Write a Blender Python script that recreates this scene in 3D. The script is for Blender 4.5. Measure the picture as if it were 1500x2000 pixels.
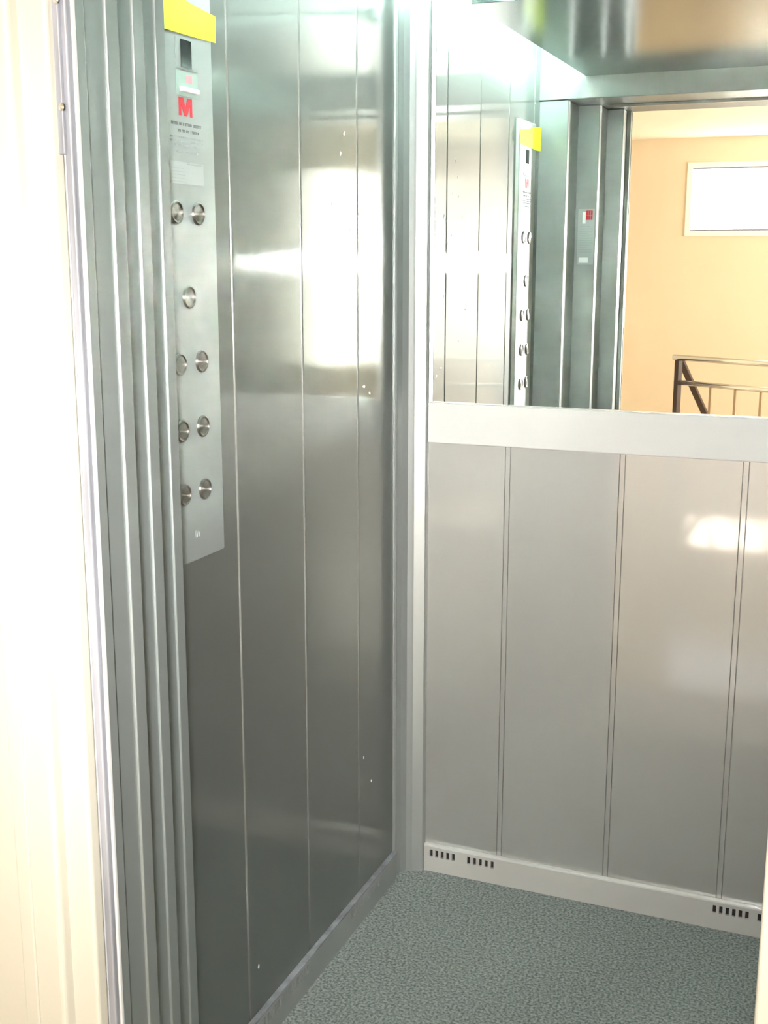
import bpy, bmesh, math, random
from mathutils import Vector, Matrix
random.seed(7)
for o in list(bpy.data.objects): bpy.data.objects.remove(o)
S = bpy.context.scene
COL = S.collection

# ------------------------------------------------------------------ camera
CX, CY, CZ = 1.0456, -2.6842, 1.55
YAW, PITCH, ROLL, FPX = math.radians(22.3375), math.radians(11.832), math.radians(0.0665), 2322.4
cd = bpy.data.cameras.new('camera'); cam = bpy.data.objects.new('camera', cd); COL.objects.link(cam)
F = Vector((-math.sin(YAW)*math.cos(PITCH), math.cos(YAW)*math.cos(PITCH), -math.sin(PITCH)))
R0 = Vector((math.cos(YAW), math.sin(YAW), 0)); U0 = R0.cross(F)
Rv = R0*math.cos(ROLL)+U0*math.sin(ROLL); Uv = -R0*math.sin(ROLL)+U0*math.cos(ROLL)
m = Matrix((Rv, Uv, -F)).transposed().to_4x4(); m.translation = Vector((CX, CY, CZ)); cam.matrix_world = m
cd.sensor_fit = 'VERTICAL'; cd.sensor_height = 24; cd.lens = FPX/2000*24
cd.clip_start = .01
S.camera = cam

# ------------------------------------------------------------------ world, lights, exposure
w = bpy.data.worlds.new('world'); S.world = w; w.use_nodes = True
w.node_tree.nodes['Background'].inputs[0].default_value = (.95, .97, 1, 1)
w.node_tree.nodes['Background'].inputs[1].default_value = 7.0
vs = S.view_settings
vs.view_transform = 'Standard'; vs.look = 'None'; vs.gamma = 1; vs.use_curve_mapping = False
vs.exposure = 0.0
cy = S.cycles
cy.caustics_reflective = True; cy.sample_clamp_indirect = 0; cy.blur_glossy = 0
cy.max_bounces = 10; cy.glossy_bounces = 8; cy.diffuse_bounces = 5
cy.use_denoising = True

def area(name, loc, direction, sx, sy, power, color, shape='RECTANGLE', spread=180):
    l = bpy.data.lights.new(name, 'AREA'); l.shape = shape; l.size = sx; l.size_y = sy
    l.energy = power; l.color = color; l.spread = math.radians(spread)
    o = bpy.data.objects.new(name, l); COL.objects.link(o); o.location = loc
    o.rotation_euler = Vector(direction).to_track_quat('-Z', 'Y').to_euler()
    return o
# the camera's own flash, beside the lens
area('camera_flash', Vector((CX, CY, CZ))-Rv*.07, F, .09, .09, 16, (1, .98, .95), 'DISK', 80)
# out-of-view fill light added to brighten the landing
area('landing_fill', (2.95, -6.2, 1.5), (-1, 0, -.05), 2.2, 1.5, 140, (1, .95, .86))
sl_ = bpy.data.lights.new('sun', 'SUN'); sl_.energy = 110; sl_.angle = math.radians(.8); sl_.color = (1, .96, .88)
so = bpy.data.objects.new('sun', sl_); COL.objects.link(so)
so.rotation_euler = Vector((.60, 3.62, -2.08)).to_track_quat('-Z', 'Y').to_euler(); so.location = (-.8, -12, 5)

# ------------------------------------------------------------------ materials
def mat(name, col, rough=.5, metal=0., aniso=0., tangent=None, radial=False, emit=None, spec=.5, coat=0., coat_rough=.05, bump=None, var=None):
    m = bpy.data.materials.new(name); m.use_nodes = True; nt = m.node_tree; N = nt.nodes; L = nt.links
    b = N['Principled BSDF']
    b.inputs['Base Color'].default_value = (*col, 1); b.inputs['Roughness'].default_value = rough
    b.inputs['Metallic'].default_value = metal; b.inputs['Specular IOR Level'].default_value = spec
    b.inputs['Coat Weight'].default_value = coat; b.inputs['Coat Roughness'].default_value = coat_rough
    tc = N.new('ShaderNodeTexCoord')
    if aniso:
        b.inputs['Anisotropic'].default_value = aniso
        if radial: b.inputs['Anisotropic Rotation'].default_value = .25
        if tangent:
            c = N.new('ShaderNodeCombineXYZ')
            for i in range(3): c.inputs[i].default_value = tangent[i]
            L.new(c.outputs[0], b.inputs['Tangent'])
        if radial:
            t = N.new('ShaderNodeTangent'); t.direction_type = 'RADIAL'; t.axis = 'X'
            L.new(t.outputs[0], b.inputs['Tangent'])
    if emit:
        b.inputs['Emission Color'].default_value = (*emit[:3], 1); b.inputs['Emission Strength'].default_value = emit[3]
    def noise(scale, vec=(1, 1, 1), detail=4):
        mp = N.new('ShaderNodeMapping'); mp.inputs['Scale'].default_value = vec
        n = N.new('ShaderNodeTexNoise'); n.inputs['Scale'].default_value = scale; n.inputs['Detail'].default_value = detail
        L.new(tc.outputs['Object'], mp.inputs[0]); L.new(mp.outputs[0], n.inputs['Vector'])
        return n
    if bump:
        n = noise(*bump[:2]); bp = N.new('ShaderNodeBump'); bp.inputs['Strength'].default_value = bump[2]
        bp.inputs['Distance'].default_value = bump[3]
        L.new(n.outputs[0], bp.inputs['Height']); L.new(bp.outputs[0], b.inputs['Normal'])
    if var:
        n = noise(*var[:2]); rp = N.new('ShaderNodeValToRGB')
        rp.color_ramp.elements[0].position = .35; rp.color_ramp.elements[1].position = .65
        rp.color_ramp.elements[0].color = (*var[2], 1); rp.color_ramp.elements[1].color = (*var[3], 1)
        L.new(n.outputs[0], rp.inputs[0]); L.new(rp.outputs[0], b.inputs['Base Color'])
    return m
M = {}
def two_lobe(name, c_sharp, r_sharp, aniso, tangent, c_broad, r_broad, fac, metal_broad=.9, bump=None):
    m = mat(name, c_broad, r_broad, metal_broad, bump=bump); nt = m.node_tree; N = nt.nodes; L = nt.links
    b = N['Principled BSDF']; out = N['Material Output']
    g = N.new('ShaderNodeBsdfAnisotropic'); g.inputs['Color'].default_value = (*c_sharp, 1)
    g.inputs['Roughness'].default_value = r_sharp; g.inputs['Anisotropy'].default_value = aniso
    c = N.new('ShaderNodeCombineXYZ')
    for i in range(3): c.inputs[i].default_value = tangent[i]
    L.new(c.outputs[0], g.inputs['Tangent'])
    mx = N.new('ShaderNodeMixShader'); mx.inputs[0].default_value = fac
    L.new(b.outputs[0], mx.inputs[1]); L.new(g.outputs[0], mx.inputs[2]); L.new(mx.outputs[0], out.inputs[0])
    if bump: L.new(b.inputs['Normal'].links[0].from_socket, g.inputs['Normal'])
    return m
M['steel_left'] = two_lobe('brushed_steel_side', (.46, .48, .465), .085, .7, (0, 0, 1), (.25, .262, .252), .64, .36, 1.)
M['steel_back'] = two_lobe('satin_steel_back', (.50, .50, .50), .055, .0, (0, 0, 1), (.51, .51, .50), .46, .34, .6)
M['steel_cabin'] = mat('satin_steel', (.6, .63, .62), .28, .8)
M['alu'] = mat('aluminium_profile', (.43, .45, .45), .42, .7)
M['lip'] = mat('bright_metal_lip', (.62, .62, .62), .35, .2)
M['trim'] = mat('pale_aluminium_rail', (.54, .54, .54), .5, .1)
M['base'] = mat('baseboard_metal', (.44, .44, .43), .5, .1)
M['polished'] = mat('polished_steel', (.75, .77, .78), .18, 1.)
M['jamb'] = mat('jamb_steel', (.31, .34, .335), .42, .65)
M['galv'] = mat('galvanised_steel', (.3, .3, .34), .5, .4, var=(30, (1, 1, .1), (.22, .225, .25), (.38, .39, .44)))
M['mirror'] = mat('mirror_silver', (.90, .93, .91), .0, 1.)
M['mirror_edge'] = mat('mirror_edge_strip', (.8, .82, .82), .25, .8)
M['dark'] = mat('dark_gap', (.02, .02, .022), .8)
M['joint'] = mat('joint_steel', (.40, .41, .41), .35, .7)
M['ceiling'] = mat('polished_ceiling_steel', (.27, .295, .30), .19, 1.)
M['plenum'] = mat('white_enamel', (.85, .9, .88), .5)
M['carpet'] = mat('carpet', (.2, .25, .24), .95, bump=(420, (1, 1, 1), .4, .003), var=(170, (1, 1, 1), (.095, .12, .12), (.33, .35, .345)))
M['plate'] = mat('control_plate_steel', (.39, .42, .42), .55, .7)
M['button'] = mat('turned_steel', (.34, .33, .31), .42, 1., .95, radial=True)
M['ring'] = mat('button_ring', (.35, .35, .34), .3, 1.)
M['black'] = mat('display_glass', (.008, .012, .012), .12)
M['red'] = mat('red_print', (.6, .02, .04), .5)
M['pink'] = mat('faded_red_print', (.85, .32, .36), .5)
M['white'] = mat('white_print', (.86, .88, .87), .5)
M['ink'] = mat('grey_ink', (.13, .15, .15), .6)
M['ink2'] = mat('faint_ink', (.33, .37, .37), .6)
M['mint'] = mat('pale_indicator_plate', (.33, .44, .40), .5)
M['paper'] = mat('translucent_label', (.40, .43, .43), .5, .1)
M['yellow'] = mat('fluorescent_yellow_paper', (.86, .95, .03), .6)
M['cream'] = mat('cream_paint', (.48, .465, .40), .45)
M['creamwall'] = mat('cream_plaster', (.86, .82, .70), .8)
M['orange'] = mat('orange_plaster', (.87, .715, .54), .85, bump=(60, (1, 1, 1), .1, .002))
M['ceil2'] = mat('landing_ceiling_paint', (.93, .86, .70), .8)
M['tile'] = mat('landing_floor_tile', (.52, .46, .38), .12, var=(12, (1, 1, 1), (.46, .40, .33), (.56, .50, .42)))
M['grout'] = mat('grout', (.3, .28, .25), .8)
M['pvc'] = mat('white_window_frame', (.93, .93, .94), .4, spec=.4)
M['gasket'] = mat('window_gasket', (.25, .25, .33), .6)
M['pane'] = mat('window_glass', (.9, .9, .9), .05)
_n = M['pane'].node_tree; _t = _n.nodes.new('ShaderNodeBsdfTransparent'); _x = _n.nodes.new('ShaderNodeMixShader'); _g = _n.nodes.new('ShaderNodeBsdfGlossy')
_g.inputs['Roughness'].default_value = .02; _x.inputs[0].default_value = .06
_n.links.new(_t.outputs[0], _x.inputs[1]); _n.links.new(_g.outputs[0], _x.inputs[2]); _n.links.new(_x.outputs[0], _n.nodes['Material Output'].inputs[0])
M['tube'] = mat('fluorescent_tube', (1, 1, 1), .4, emit=(.80, 1, .92, 95))
M['chrome'] = mat('rail_steel', (.95, .95, .95), .12, .95)
M['brown'] = mat('dark_brown_paint', (.055, .032, .028), .45)
M['balust'] = mat('baluster_paint', (.42, .30, .19), .5)
M['film'] = mat('film_residue', (.9, .92, .93), .35)

# ------------------------------------------------------------------ mesh helpers
def obj(name, bm, material, parent=None, smooth=False):
    me = bpy.data.meshes.new(name); bm.normal_update(); bm.to_mesh(me); bm.free()
    me.materials.append(M[material])
    if smooth:
        for p in me.polygons: p.use_smooth = True
    o = bpy.data.objects.new(name, me); COL.objects.link(o); o.parent = parent
    return o
def box(x0, x1, y0, y1, z0, z1, bev=0, bm=None, seg=2, only=None):
    own = bmesh.new()
    bmesh.ops.create_cube(own, size=1)
    for v in own.verts:
        v.co = Vector((x0+(v.co.x+.5)*(x1-x0), y0+(v.co.y+.5)*(y1-y0), z0+(v.co.z+.5)*(z1-z0)))
    if bev:
        ed = own.edges[:]
        if only == 'z': ed = [e for e in ed if abs((e.verts[0].co-e.verts[1].co).z) > 1e-6]
        bmesh.ops.bevel(own, geom=ed, offset=bev, segments=seg, affect='EDGES', profile=.5)
    if bm is None: return own
    join(bm, own); return bm
def join(bm, own):
    t = bpy.data.meshes.new('t'); own.to_mesh(t); own.free(); bm.from_mesh(t); bpy.data.meshes.remove(t)
def prism(pts, z0, z1, bm=None):
    own = bmesh.new()
    a = [own.verts.new((x, y, z0)) for x, y in pts]; b = [own.verts.new((x, y, z1)) for x, y in pts]
    n = len(pts)
    for i in range(n): own.faces.new((a[i], a[(i+1) % n], b[(i+1) % n], b[i]))
    own.faces.new(a[::-1]); own.faces.new(b)
    bmesh.ops.recalc_face_normals(own, faces=own.faces)
    if bm is None: return own
    join(bm, own); return bm
def rod(p0, p1, r, n=12, bm=None):
    own = bmesh.new(); p0, p1 = Vector(p0), Vector(p1); d = p1-p0
    bmesh.ops.create_cone(own, cap_ends=True, segments=n, radius1=r, radius2=r, depth=d.length)
    q = d.to_track_quat('Z', 'Y').to_matrix().to_4x4(); q.translation = (p0+p1)/2
    bmesh.ops.transform(own, matrix=q, verts=own.verts)
    if bm is None: return own
    join(bm, own); return bm
def lathe_x(prof, n=32):       # profile (x, r) turned about the X axis
    bm = bmesh.new(); rings = []
    for x, r in prof:
        if r < 1e-6: rings.append([bm.verts.new((x, 0, 0))])
        else: rings.append([bm.verts.new((x, r*math.cos(2*math.pi*i/n), r*math.sin(2*math.pi*i/n))) for i in range(n)])
    for a, b in zip(rings, rings[1:]):
        for i in range(n):
            j = (i+1) % n
            if len(a) == 1 and len(b) == 1: continue
            if len(a) == 1: bm.faces.new((a[0], b[j], b[i]))
            elif len(b) == 1: bm.faces.new((a[i], a[j], b[0]))
            else: bm.faces.new((a[i], a[j], b[j], b[i]))
    bmesh.ops.recalc_face_normals(bm, faces=bm.faces)
    return bm
def tag(o, label=None, cat=None, group=None, kind=None):
    if label: o['label'] = label
    if cat: o['category'] = cat
    if group: o['group'] = group
    if kind: o['kind'] = kind
    return o
def empty(name, loc, label, cat, group=None, kind=None):
    o = bpy.data.objects.new(name, None); COL.objects.link(o); o.location = loc; o.empty_display_size = .05
    return tag(o, label, cat, group, kind)
def part(name, bm, material, parent, smooth=False):
    o = obj(name, bm, material, parent, smooth)
    if parent is not None:
        off = Vector(parent.location)
        if parent.parent: off = off+Vector(parent.parent.location)
        o.location = -off
    return o

W = 1.085       # cabin width
FR = -1.17      # inner face of the cabin front
SP = .2717

# ------------------------------------------------------------------ cabin shell
o = obj('floor', box(-.05, W+.05, FR-.02, .05, -.05, 0), 'carpet')
tag(o, 'grey-green speckled carpet on the lift cabin floor', 'floor', kind='structure')

wl = empty('wall_left', (0, 0, 0), 'left cabin wall of tall brushed steel panels behind the button plate', 'wall', kind='structure')
part('backing', box(-.06, -.006, -1.20, .03, 0, 2.34), 'joint', wl)
GAP = .006
def strips(first, end):
    b = [0]; k = first
    while k < end-.03: b.append(k); k += SP
    b.append(end); return b
ls = strips(.292-SP, 1.178)
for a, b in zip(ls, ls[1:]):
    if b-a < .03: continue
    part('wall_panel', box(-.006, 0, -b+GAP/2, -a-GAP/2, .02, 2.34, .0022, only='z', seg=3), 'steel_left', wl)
for a in ls[1:-1]:
    part('joint_strip', box(-.0075, -.0028, -a-.0035, -a+.0035, .02, 2.34), 'polished', wl)
# dabs of leftover protective film
bm = bmesh.new()
for y, z, a, ln in [(.338, 1.726, .6, .018), (.312, 1.720, .4, .010), (.358, 1.809, -.4, .012), (.272, 1.6665, .5, .022), (.285, 1.655, .3, .012),
                (.276, 1.4665, -.5, .014), (.401, 1.344, .1, .008), (.452, 1.426, .2, .006), (.257, 1.281, 1.4, .016), (.225, 1.263, 1.3, .012),
                (.376, 1.769, -.3, .010), (.42, 1.665, .2, .014), (.265, .404, .2, .008), (.219, .326, .5, .010), (.797, .172, .1, .010),
                (.30, 1.60, -.3, .016), (.33, 1.62, .2, .012), (.385, 1.72, .3, .010), (.25, 1.56, .5, .010)]:
    own = bmesh.new(); n = 8
    c = own.verts.new((.0016, 0, 0)); ring = []
    for i in range(n):
        t = 2*math.pi*i/n; r = random.uniform(.75, 1.2)
        ring.append(own.verts.new((.0002, .0031*math.cos(t)*r, ln*.5*math.sin(t)*r)))
    for i in range(n): own.faces.new((c, ring[i], ring[(i+1) % n]))
    bmesh.ops.transform(own, matrix=Matrix.Translation((0, -y, z)) @ Matrix.Rotation(a, 4, 'X'), verts=own.verts)
    join(bm, own)
o = part('film_residue', bm, 'film', wl); o['kind'] = 'stuff'; o['label'] = 'small white dabs of leftover protective film'

wb = empty('wall_back', (0, 0, 0), 'rear cabin wall of pale satin steel panels below the mirror', 'wall', kind='structure')
part('backing', box(-.03, W+.03, .006, .06, 0, 2.34), 'joint', wb)
bs = [0]+[.2594+SP*i for i in range(3)]+[W]
for a, b in zip(bs, bs[1:]):
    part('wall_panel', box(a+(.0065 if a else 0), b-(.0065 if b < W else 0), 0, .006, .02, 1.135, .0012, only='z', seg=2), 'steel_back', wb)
for a in bs[1:-1]:
    part('joint_strip', box(a-.0055, a+.0055, .0008, .0075, .02, 1.135, .0005), 'steel_back', wb)
part('upper_sheet', box(0, W, 0, .006, 1.21, 2.34), 'steel_back', wb)

wr = empty('wall_right', (W, 0, 0), 'right cabin wall of tall brushed steel panels, seen only in reflections', 'wall', kind='structure')
part('backing', box(W+.006, W+.06, -1.20, .03, 0, 2.34), 'joint', wr)
for a, b in zip(ls, ls[1:]):
    if b-a < .03: continue
    part('wall_panel', box(W, W+.006, -b+GAP/2, -a-GAP/2, .02, 2.34, .0022, only='z'), 'steel_left', wr)

# corner post between left and back wall
t1 = obj('trim_1', prism([(-.005, -.080), (.003, -.080), (.0065, -.076), (.0065, -.071), (.004, -.066), (.010, -.050), (.020, -.036), (.029, -.030),
                          (.033, -.027), (.0575, -.0165), (.0605, -.013), (.0605, .002), (-.005, .002)], 0, 2.33), 'alu')
tag(t1, 'pale aluminium corner post joining left and rear cabin walls', 'corner post', kind='structure')
# rail across the back wall under the mirror
bm = box(.0612, W, -.012, .001, 1.1255, 1.2215, .0022)
t2 = obj('trim_2', bm, 'trim'); tag(t2, 'wide pale aluminium rail across the back wall under the mirror', 'rail', kind='structure')

# baseboards with ventilation slots
def baseboard(name, along, length, start, groups, label):
    e = empty(name, (0, 0, 0), label, 'baseboard', kind='structure')
    zs0, zs1, hw = .0415, .0610, .0040
    slots = sorted(groups)
    bm = bmesh.new()
    def seg(a, b, z0, z1, d0=.006, d1=.012):
        if along == 'x': box(a, b, -d1, -d0, z0, z1, bm=bm)
        else: box(d0, d1, -b, -a, z0, z1, bm=bm)
    seg(start, length, .018, zs0); seg(start, length, zs1, .0690)
    cur = start
    for s in slots:
        seg(cur, s-hw, zs0, zs1); cur = s+hw
    seg(cur, length, zs0, zs1)
    mm = 'base' if along == 'x' else 'alu'
    part('slotted_strip', bm, mm, e)
    if along == 'x': b2 = box(start, length, -.0135, 0, .0690, .0745, .0012); b3 = box(start, length, -.0025, .001, .0, .069)
    else: b2 = box(0, .0135, -length, -start, .0690, .0745, .0012); b3 = box(-.001, .0025, -length, -start, .0, .069)
    part('top_lip', b2, 'lip' if along == 'x' else 'galv', e); part('dark_backing', b3, 'dark', e)
    if along == 'x': b4 = box(start, length, -.012, -.0026, .0, .018)
    else: b4 = box(.0026, .012, -length, -start, .0, .018)
    part('foot', b4, mm, e)
gx = [.0809+.0151*i for i in range(5)]+[.1829+.0157*i for i in range(5)]+[.7953+.0149*i for i in range(6)]+[.8977+.0149*i for i in range(5)]
baseboard('baseboard_back', 'x', W, .0612, gx, 'pale metal baseboard with groups of slots along the rear cabin wall')
gy = [.20+.0155*i for i in range(5)]+[.30+.0155*i for i in range(5)]+[.60+.0155*i for i in range(6)]+[.72+.0155*i for i in range(6)]+[1.0+.0155*i for i in range(5)]
baseboard('baseboard_left', 'y', 1.165, .081, gy, 'metal baseboard with vent slots along the left cabin wall')

# mirror
mr = empty('wall_mirror', (0, 0, 1.2215), 'large frameless mirror filling the upper rear cabin wall', 'mirror')
part('mirror_glass', box(.0725, W-.01, -.006, -.0005, 1.2235, 2.335), 'mirror', mr)
part('edge_strip', box(.0612, .0720, -.0085, -.0005, 1.2218, 2.335, .0012), 'mirror_edge', mr)
part('lower_clip_strip', box(.0725, W-.01, -.0085, -.0062, 1.2218, 1.2250), 'mirror_edge', mr)

# ceiling
c = empty('ceiling', (0, 0, 2.118), 'polished steel suspended ceiling sheet with open light gaps along its sides', 'ceiling', kind='structure')
part('ceiling_panel', box(.145, W-.145, FR+.001, -.03, 2.118, 2.130, .001), 'ceiling', c)
part('upper_ceiling', box(-.05, W+.05, -1.22, .05, 2.335, 2.36), 'plenum', c)
part('edge_fold', box(.145, .148, FR+.001, -.03, 2.130, 2.150), 'ceiling', c)
part('edge_fold', box(W-.148, W-.145, FR+.001, -.03, 2.130, 2.150), 'ceiling', c)
for nm, x, lab in (('fluorescent_tube', .165, 'white fluorescent tube above the ceiling gap by the left wall'), ('fluorescent_tube', W-.19, 'white fluorescent tube above the ceiling gap by the right wall')):
    t = empty(nm, (x, -.62, 2.19), lab, 'lamp')
    part('tube', rod((x, -1.13, 2.19), (x, -.16, 2.19), .013, 16), 'tube', t, True)
    for y in (-1.148, -.14): part('tube_socket', box(x-.017, x+.017, y-.02, y+.02, 2.165, 2.335, .002), 'plenum', t)

# ------------------------------------------------------------------ front of the cabin: stepped metal jambs
XR = W  # right side mirrors less deeply
d1 = empty('door_1', (0, 0, 0), 'stepped steel door jambs and header framing the open lift entrance', 'door frame', kind='structure')
def post(pts, z0, z1, materialn='jamb', bev=.0022):
    own = prism(pts, z0, z1)
    ed = [e for e in own.edges if abs((e.verts[0].co-e.verts[1].co).z) > .1 and e.verts[0].co.x > min(p[0] for p in pts)+.02]
    bmesh.ops.bevel(own, geom=ed, offset=bev, segments=4, affect='EDGES', profile=.5)
    return part('jamb_post', own, materialn, d1)
post([(-.06, FR-.024), (.092, FR-.024), (.092, FR), (-.06, FR)], 0, 2.05)
post([(-.06, -1.349), (.1585, -1.349), (.1585, -1.325), (-.06, -1.325)], 0, 2.05)
part('jamb_reveal', box(-.06, .0885, -1.326, FR-.0235, 0, 2.05), 'jamb', d1)
post([(-.06, -1.4795), (.2094, -1.4795), (.2094, -1.455), (-.06, -1.455)], 0, 2.05)
part('jamb_reveal', box(-.06, .155, -1.456, -1.3485, 0, 2.05), 'jamb', d1)
post([(-.06, -1.550), (.2185, -1.550), (.2185, -1.532), (-.06, -1.532)], 0, 2.05)
post([(-.06, -1.5561), (.2203, -1.5561), (.2203, -1.5502), (-.06, -1.5502)], 0, 2.05, 'lip', .0015)
part('jamb_reveal', box(-.06, .206, -1.533, -1.479, 0, 2.05), 'jamb', d1)
# galvanised outer strip with its lock plate and screws
part('outer_strip', box(.2085, .2185, -1.566, -1.5562, 0, 2.05, .002), 'galv', d1)
pl = part('lock_plate', box(.1995, .2125, -1.571, -1.5662, 1.665, 2.03, .0015), 'galv', d1)
for z in (1.714, 1.8225):
    sc = lathe_x([(0, .0045), (.0018, .0038), (.003, 0)], 12)
    s = obj('screw', sc, 'polished', pl); s.rotation_euler = (0, 0, -math.pi/2); s.location = (.2125, -1.572, z)
# right jamb
part('right_jamb', box(.985, W+.06, -1.556, FR, 0, 2.05, .004), 'jamb', d1)
# header with its soffit over the opening
part('door_header', box(-.06, W+.06, -1.556, FR+.006, 2.052, 2.36, .002), 'jamb', d1)
part('door_track', box(.20, W-.10, -1.36, -1.34, 2.044, 2.0518), 'joint', d1)
# aluminium sill with grooves
sl = obj('sill', box(-.06, W+.06, -1.600, FR-.021, -.05, -.004), 'alu', d1)
for i in range(9):
    y = -1.215-i*.044
    s = obj('sill_rib', box(.0, W, y-.012, y+.012, -.0045, .0, .001), 'alu', sl)

# landing side door frame, cream painted
d2 = empty('door_2', (0, 0, 0), 'cream painted landing door frame at the left edge, rounded profile', 'door frame', kind='structure')
part('frame_face', box(-.25, .168, -1.600, -1.555, -.004, 2.25, .007, seg=4, only='z'), 'cream', d2)
part('frame_step', box(.160, .2050, -1.582, -1.560, -.004, 2.16, .005, seg=4, only='z'), 'cream', d2)
part('frame_bead', box(.108, .128, -1.6035, -1.599, -.004, 2.25, .0015, only='z'), 'cream', d2)
part('frame_face', box(1.03, 1.32, -1.600, -1.5565, -.004, 2.25, .007, seg=4, only='z'), 'cream', d2)
part('frame_step', box(.9865, 1.04, -1.582, -1.5565, -.004, 2.16, .005, seg=4, only='z'), 'cream', d2)
part('frame_head', box(.168, 1.03, -1.600, -1.5565, 2.10, 2.25, .005), 'cream', d2)

# ------------------------------------------------------------------ landing behind the camera (seen in the mirror)
YB = -8.0; LX0, LX1 = -2.4, 3.0; LC = 2.585
wf = empty('wall_front', (0, 0, 0), 'cream plastered landing wall around the lift door frame', 'wall', kind='structure')
part('wall_section', box(LX0, -.25, -1.58, -1.44, 0, LC), 'creamwall', wf)
part('wall_section', box(1.32, LX1, -1.58, -1.44, 0, LC), 'creamwall', wf)
part('wall_section', box(-.25, 1.32, -1.58, -1.5565, 2.25, LC), 'creamwall', wf)
o = obj('landing_ceiling', box(LX0-.1, LX1+.1, YB-.1, -1.44, LC, LC+.1), 'ceil2'); tag(o, 'pale cream landing ceiling seen in the mirror above the orange wall', 'ceiling', kind='structure')
# orange wall with window openings
ww = obj('wall_landing', bmesh.new(), 'orange')
bm = bmesh.new()
wx0, wx1, wz0, wz1 = -.555, .95, 1.775, 2.385
vx0, vx1, vz0, vz1 = -.27, 1.0, -.93, -.50
xs = [LX0, wx0, vx0, wx1, vx1, LX1]; zs = [-1.8, vz0, vz1, wz0, wz1, LC]
for i in range(5):
    for j in range(5):
        xa, xb, za, zb = xs[i], xs[i+1], zs[j], zs[j+1]; cxm, czm = (xa+xb)/2, (za+zb)/2
        if wx0 < cxm < wx1 and wz0 < czm < wz1: continue
        box(xa, xb, YB-.14, YB, za, zb, bm=bm)
bmesh.ops.remove_doubles(bm, verts=bm.verts, dist=1e-5)
bm.to_mesh(ww.data); bm.free()
tag(ww, 'orange landing wall holding the white window, seen in the mirror', 'wall', kind='structure')
def window(name, x0, x1, z0, z1, label, nmull):
    e = empty(name, (x0, YB, z0), label, 'window', kind='structure')
    f = .045
    y0, y1 = YB-.06, YB+.015
    bm = bmesh.new()
    box(x0, x0+f, y0, y1, z0, z1, .004, bm); box(x1-f, x1, y0, y1, z0, z1, .004, bm)
    box(x0+f, x1-f, y0, y1, z1-f, z1, .004, bm); box(x0+f, x1-f, y0, y1, z0, z0+f, .004, bm)
    part('window_frame', bm, 'pvc', e)
    bm = bmesh.new()
    box(x0+f, x1-f, y0+.03, y1-.005, z1-f-.011, z1-f, 0, bm); box(x0+f, x1-f, y0+.03, y1-.005, z0+f, z0+f+.011, 0, bm)
    part('gasket', bm, 'gasket', e)
    part('pane', box(x0+f-.004, x1-f+.004, y0+.01, y0+.02, z0+f-.004, z1-f+.004), 'pane', e)
    for k in range(nmull):
        xm = x0+(x1-x0)*(k+1)/(nmull+1)
        part('mullion', box(xm-.03, xm+.03, y0+.022, y1-.002, z0+f, z1-f, .003), 'pvc', e)
window('window_1', wx0, wx1, wz0, wz1, 'white framed high window in the orange wall, seen in the mirror', 1)
o = obj('landing_wall_left', box(LX0-.1, LX0, YB-.14, -1.44, -1.8, LC), 'creamwall'); tag(o, 'cream landing side wall beyond the left door frame', 'wall', kind='structure')
o = obj('landing_wall_right', box(LX1, LX1+.1, YB-.14, -1.44, -1.8, LC), 'creamwall'); tag(o, 'cream landing side wall on the right', 'wall', kind='structure')
# window frame added around the landing fill light, on a solid wall
e = empty('added_side_window', (LX1, -6.2, .7), 'window frame added around the landing fill light, out of view', 'window', kind='structure')
for a_ in ((-7.36, -7.30, .70, 2.30), (-5.10, -5.04, .70, 2.30), (-7.30, -5.10, 2.25, 2.30), (-7.30, -5.10, .70, .75)):
    part('window_frame', box(2.90, 2.999, *a_, .004), 'pvc', e)
part('mullion', box(2.90, 2.94, -6.23, -6.17, .75, 2.25, .004), 'pvc', e)
# floor of the landing: tiles, then the stairwell drop beyond the railing
lf = obj('landing_floor', box(LX0, LX1, -5.45, -1.601, -.12, -.012), 'grout')
tag(lf, 'beige tiled landing floor in front of the lift', 'floor', kind='structure')
tile_me = None
ny = 9; nx = 12; tw = (LX1-LX0)/nx; td = (5.45-1.60)/ny
for i in range(nx):
    for j in range(ny):
        if tile_me is None:
            b_ = box(0, tw-.005, 0, td-.005, -.012, -.002, .0015, seg=1)
            tl = obj('tile', b_, 'tile', lf); tile_me = tl.data
        else:
            tl = bpy.data.objects.new('tile', tile_me); COL.objects.link(tl); tl.parent = lf
        tl.location = (LX0+i*tw, -5.45+j*td, 0)
o = obj('stairwell_floor', box(LX0, LX1, YB-.1, -5.3, -1.85, -1.8), 'tile'); tag(o, 'lower half landing floor of the stairwell', 'floor', kind='structure')
o = obj('stairwell_wall', box(LX0, LX1, -5.45, -5.40, -1.8, -.121), 'creamwall'); tag(o, 'cream stairwell wall under the landing edge', 'wall', kind='structure')

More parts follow.
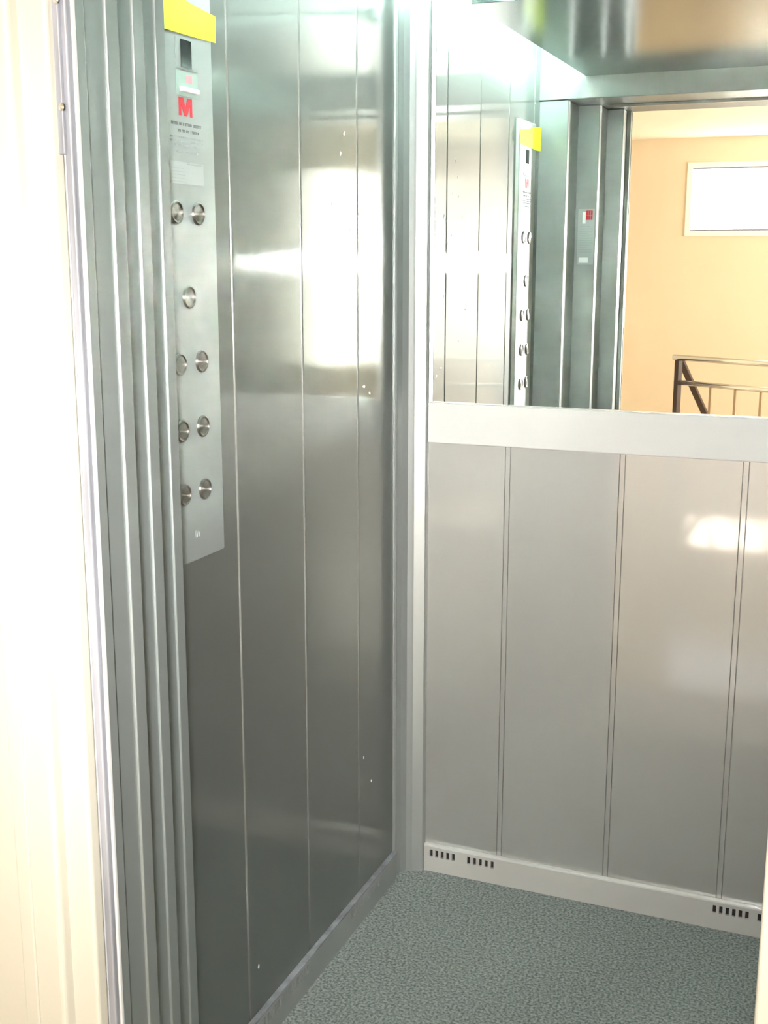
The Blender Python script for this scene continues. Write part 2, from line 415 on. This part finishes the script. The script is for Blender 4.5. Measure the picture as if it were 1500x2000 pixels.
# railing
A = Vector((-.196, -5.30, 0)); A.y = -5.41
def at(t): return Vector((-.183+t*.61, -5.41+t*.31, 0))
p0, p1 = at(0), at(2.6)
rl = empty('stair_railing', p0, 'stair railing with steel handrails and brown post, seen in the mirror', 'railing')
part('handrail', rod(at(-.02)+Vector((0, 0, .938)), p1+Vector((0, 0, .938)), .019, 14), 'chrome', rl, True)
part('middle_rail', rod(at(.01)+Vector((0, 0, .775)), p1+Vector((0, 0, .775)), .017, 14), 'chrome', rl, True)
part('lower_rail', rod(at(.02)+Vector((0, 0, .10)), p1+Vector((0, 0, .10)), .015, 12), 'chrome', rl, True)
d = (p1-p0).normalized(); ang = math.atan2(d.y, d.x)
def rotbox(c, hx, hy, z0, z1):
    b = box(-hx, hx, -hy, hy, z0, z1, .002)
    bmesh.ops.transform(b, matrix=Matrix.Translation(c) @ Matrix.Rotation(ang, 4, 'Z'), verts=b.verts); return b
part('post', rotbox(at(.04), .016, .022, 0, .922), 'brown', rl)
part('post', rotbox(at(1.9), .016, .022, 0, .922), 'brown', rl)
# handrail of the flight running down behind the post
b = bmesh.new()
q0 = at(.05)+Vector((0, -.03, .925)); q1 = q0+Vector((.26, -1.25, -.98))
own = box(-.022, .022, -.012, .012, 0, (q1-q0).length, .003)
mt = (q1-q0).to_track_quat('Z', 'Y').to_matrix().to_4x4(); mt.translation = q0
bmesh.ops.transform(own, matrix=mt, verts=own.verts)
part('descending_handrail', own, 'brown', rl)
bz = part('baluster', rotbox(Vector((0, 0, 0)), .009, .009, .11, .76), 'balust', rl)
bz.location = at(.42)-p0
for k in range(1, 7):
    c = bz.copy(); COL.objects.link(c); c.parent = rl; c.location = at(.42+k*.27)-p0

# ------------------------------------------------------------------ control panel
PX = .013; ya, yb = -.9075, -1.0850; z0p, z1p = 1.058, 1.972
cp = empty('control_panel', (0, (ya+yb)/2, z0p), 'tall steel button plate with nine round buttons on the left cabin wall', 'control panel')
part('face_plate', box(.0003, PX, yb, ya, z0p, z1p, .0028, seg=3), 'plate', cp)
prof = [(0, .0178), (.0035, .0178), (.0044, .0166), (.0040, .0150), (.0030, .0146), (.0033, .0120), (.0042, .006), (.0044, 0)]
btns = [(-1.0323, 1.627), (-.9665, 1.627), (-1.0024, 1.4955), (-1.0369, 1.390), (-.9692, 1.390), (-1.0362, 1.2820), (-.9715, 1.2825), (-1.0362, 1.1765), (-.9713, 1.1760)]
part('lit_side_band', box(.0003, PX-.0035, yb-.0008, ya+.0008, z0p-.0008, z1p+.0008), 'trim', cp)  # paler sleeve added, mirror light on the plate's side put into colour
first = None
for (y, z) in btns:
    if first is None:
        first = obj('button', lathe_x(prof, 40), 'button', cp, True); ring = obj('button_ring', lathe_x([(0, .0178), (.0012, .0186), (.0014, .0183), (.0014, .0176)], 40), 'ring', first, True)
        o = first
    else:
        o = first.copy(); COL.objects.link(o); o.parent = cp
        r2 = ring.copy(); COL.objects.link(r2); r2.parent = o
    o.location = Vector((PX+.0001, y, z))-Vector(cp.location)
def flat(name, y0, y1, z0, z1, m_, th=.0006, par=cp, x=PX, bev=0):
    return part(name, box(x, x+th, min(y0, y1), max(y0, y1), z0, z1, bev), m_, par)
# floor display
dp = flat('display_window', -1.018, -.9535, 1.8445, 1.8905, 'plate', .0012)
flat('display_glass', -1.0045, -.9735, 1.8475, 1.8885, 'black', .0020)
# emergency mark, lamp lens
flat('indicator_label', -1.018, -.955, 1.8050, 1.8420, 'mint', .0006)
flat('indicator_mark', -.990, -.972, 1.8255, 1.8370, 'pink', .0010)
o = part('indicator_lens', box(PX, PX+.006, -1.010, -.957, 1.8110, 1.8185, .0018), 'white', cp)
# red M logo, heavy slanted strokes
bm = bmesh.new()
def poly(pts, bm, x=PX, th=.0008):
    own = bmesh.new()
    a = [own.verts.new((x, y, z)) for y, z in pts]; b = [own.verts.new((x+th, y, z)) for y, z in pts]; n = len(pts)
    for i in range(n): own.faces.new((a[i], a[(i+1) % n], b[(i+1) % n], b[i]))
    own.faces.new(a[::-1]); own.faces.new(b); bmesh.ops.recalc_face_normals(own, faces=own.faces); join(bm, own)
ly0, lz0, lw, lh = -1.0125, 1.7750, .0385, .0275
for s in ([(0, 0), (.16, 0), (.16, 1), (0, 1)], [(.16, 1), (.16, .62), (.40, 0), (.50, 0), (.50, .40), (.34, 1)], [(.84, 1), (.84, .62), (.60, 0), (.50, 0), (.50, .40), (.66, 1)], [(.84, 0), (1, 0), (1, 1), (.84, 1)]):
    poly([(ly0+u*lw, lz0+v*lh) for u, v in s], bm)
part('logo', bm, 'red', cp)
# printed lines too small to read: rows of tiny letter-like marks
bm = bmesh.new(); bm2 = bmesh.new()
for (za, h, y0, y1, tgt) in ((1.7600, .0046, -1.036, -.946, bm), (1.7500, .0040, -1.018, -.955, bm), (1.7410, .0026, -1.040, -.940, bm2),
                            (1.7350, .0026, -1.040, -.943, bm2), (1.7290, .0026, -1.030, -.950, bm2), (1.7190, .0030, -1.024, -.952, bm2)):
    y = y0
    while y < y1:
        wd = random.uniform(.6, 1.0)*h
        k = random.choice('nlot')
        if random.random() < .12: y += h*.9; continue
        def q(a, b, c, d_): box(PX, PX+.0005, y+a*wd, y+b*wd, za+c*h, za+d_*h, bm=tgt)
        if k in 'nl': q(0, .25, 0, 1)
        if k == 'n': q(.25, .7, .78, 1); q(.7, .95, 0, 1)
        if k == 'o': q(0, .25, .1, .9); q(.2, .8, 0, .2); q(.2, .8, .8, 1); q(.75, 1, .1, .9)
        if k == 't': q(.35, .62, 0, 1); q(0, 1, .75, 1)
        y += wd+h*.28
part('printed_lines', bm, 'ink', cp)['kind'] = 'stuff'; part('fine_print', bm2, 'ink2', cp)['kind'] = 'stuff'
lb = flat('paper_label', -1.043, -.9450, 1.6715, 1.7050, 'paper', .0006)
bm = bmesh.new()
box(PX+.0005, PX+.0010, -.9935, -.951, 1.7015, 1.7035, bm=bm)
for k in range(5): box(PX+.0005, PX+.0009, -1.040, -1.040+random.uniform(.03, .045), 1.6745+k*.005, 1.6755+k*.005, bm=bm)
part('label_lines', bm, 'ink2', cp)['kind'] = 'stuff'
bm = bmesh.new()
for k, (yy, hh) in enumerate(((-1.0035, .012), (-.9985, .006), (-.9965, .010), (-.9915, .008))): box(PX, PX+.0006, yy, yy+.0028, 1.0975, 1.0975+hh, bm=bm)
part('lower_mark', bm, 'ink2', cp)['kind'] = 'stuff'

# yellow sticky note
bm = bmesh.new()
ys = [-.8985, -.925, -.96, -1.0, -1.04, -1.075, -1.090, -1.100]; xo = [.0026, .0012, .0010, .0012, .0020, .0045, .0075, .011]
rows = []
for y, x in zip(ys, xo):
    zt = 1.9390+(y+.8985)*-.10; zb = 1.8985+(y+.8985)*.02
    if y < -1.05: zb = 1.893
    rows.append([bm.verts.new((PX+x, y, zb)), bm.verts.new((PX+x+.0004, y, (zb+zt)/2)), bm.verts.new((PX+x, y, zt+ (.0 if y > -1.03 else .006)))])
for a, b in zip(rows, rows[1:]):
    for k in range(2): bm.faces.new((a[k], a[k+1], b[k+1], b[k]))
bmesh.ops.recalc_face_normals(bm, faces=bm.faces)
g = bmesh.ops.extrude_face_region(bm, geom=bm.faces[:])
bmesh.ops.translate(bm, vec=(.0004, 0, 0), verts=[e for e in g['geom'] if isinstance(e, bmesh.types.BMVert)])
bmesh.ops.recalc_face_normals(bm, faces=bm.faces)
o = obj('sticky_note', bm, 'yellow'); tag(o, 'bright yellow paper strip stuck across the top of the button plate', 'note')

# notice on the jamb, seen in the mirror
nt_ = empty('notice_plate', (.13, -1.3245, 1.6), 'small notice with a red and white label on the jamb, seen in the mirror', 'notice')
Y0 = -1.3248
part('notice_sheet', box(.098, .153, Y0, Y0+.0008, 1.545, 1.725), 'paper', nt_)
part('white_label', box(.113, .1235, Y0+.0008, Y0+.0014, 1.678, 1.716), 'white', nt_)
part('red_label', box(.1245, .146, Y0+.0008, Y0+.0014, 1.690, 1.720), 'red', nt_)
bm = bmesh.new()
for x in (.131, .139): box(x, x+.0012, Y0+.0013, Y0+.0018, 1.691, 1.719, bm=bm)
box(.125, .1455, Y0+.0013, Y0+.0018, 1.703, 1.7045, bm=bm)
for k in range(12): box(.101, .101+random.uniform(.03, .049), Y0+.0008, Y0+.0013, 1.585+k*.0075, 1.5868+k*.0075, bm=bm)
part('notice_lines', bm, 'ink2', nt_)['kind'] = 'stuff'
part('foot_label', box(.104, .135, Y0+.0008, Y0+.0014, 1.553, 1.568), 'white', nt_)
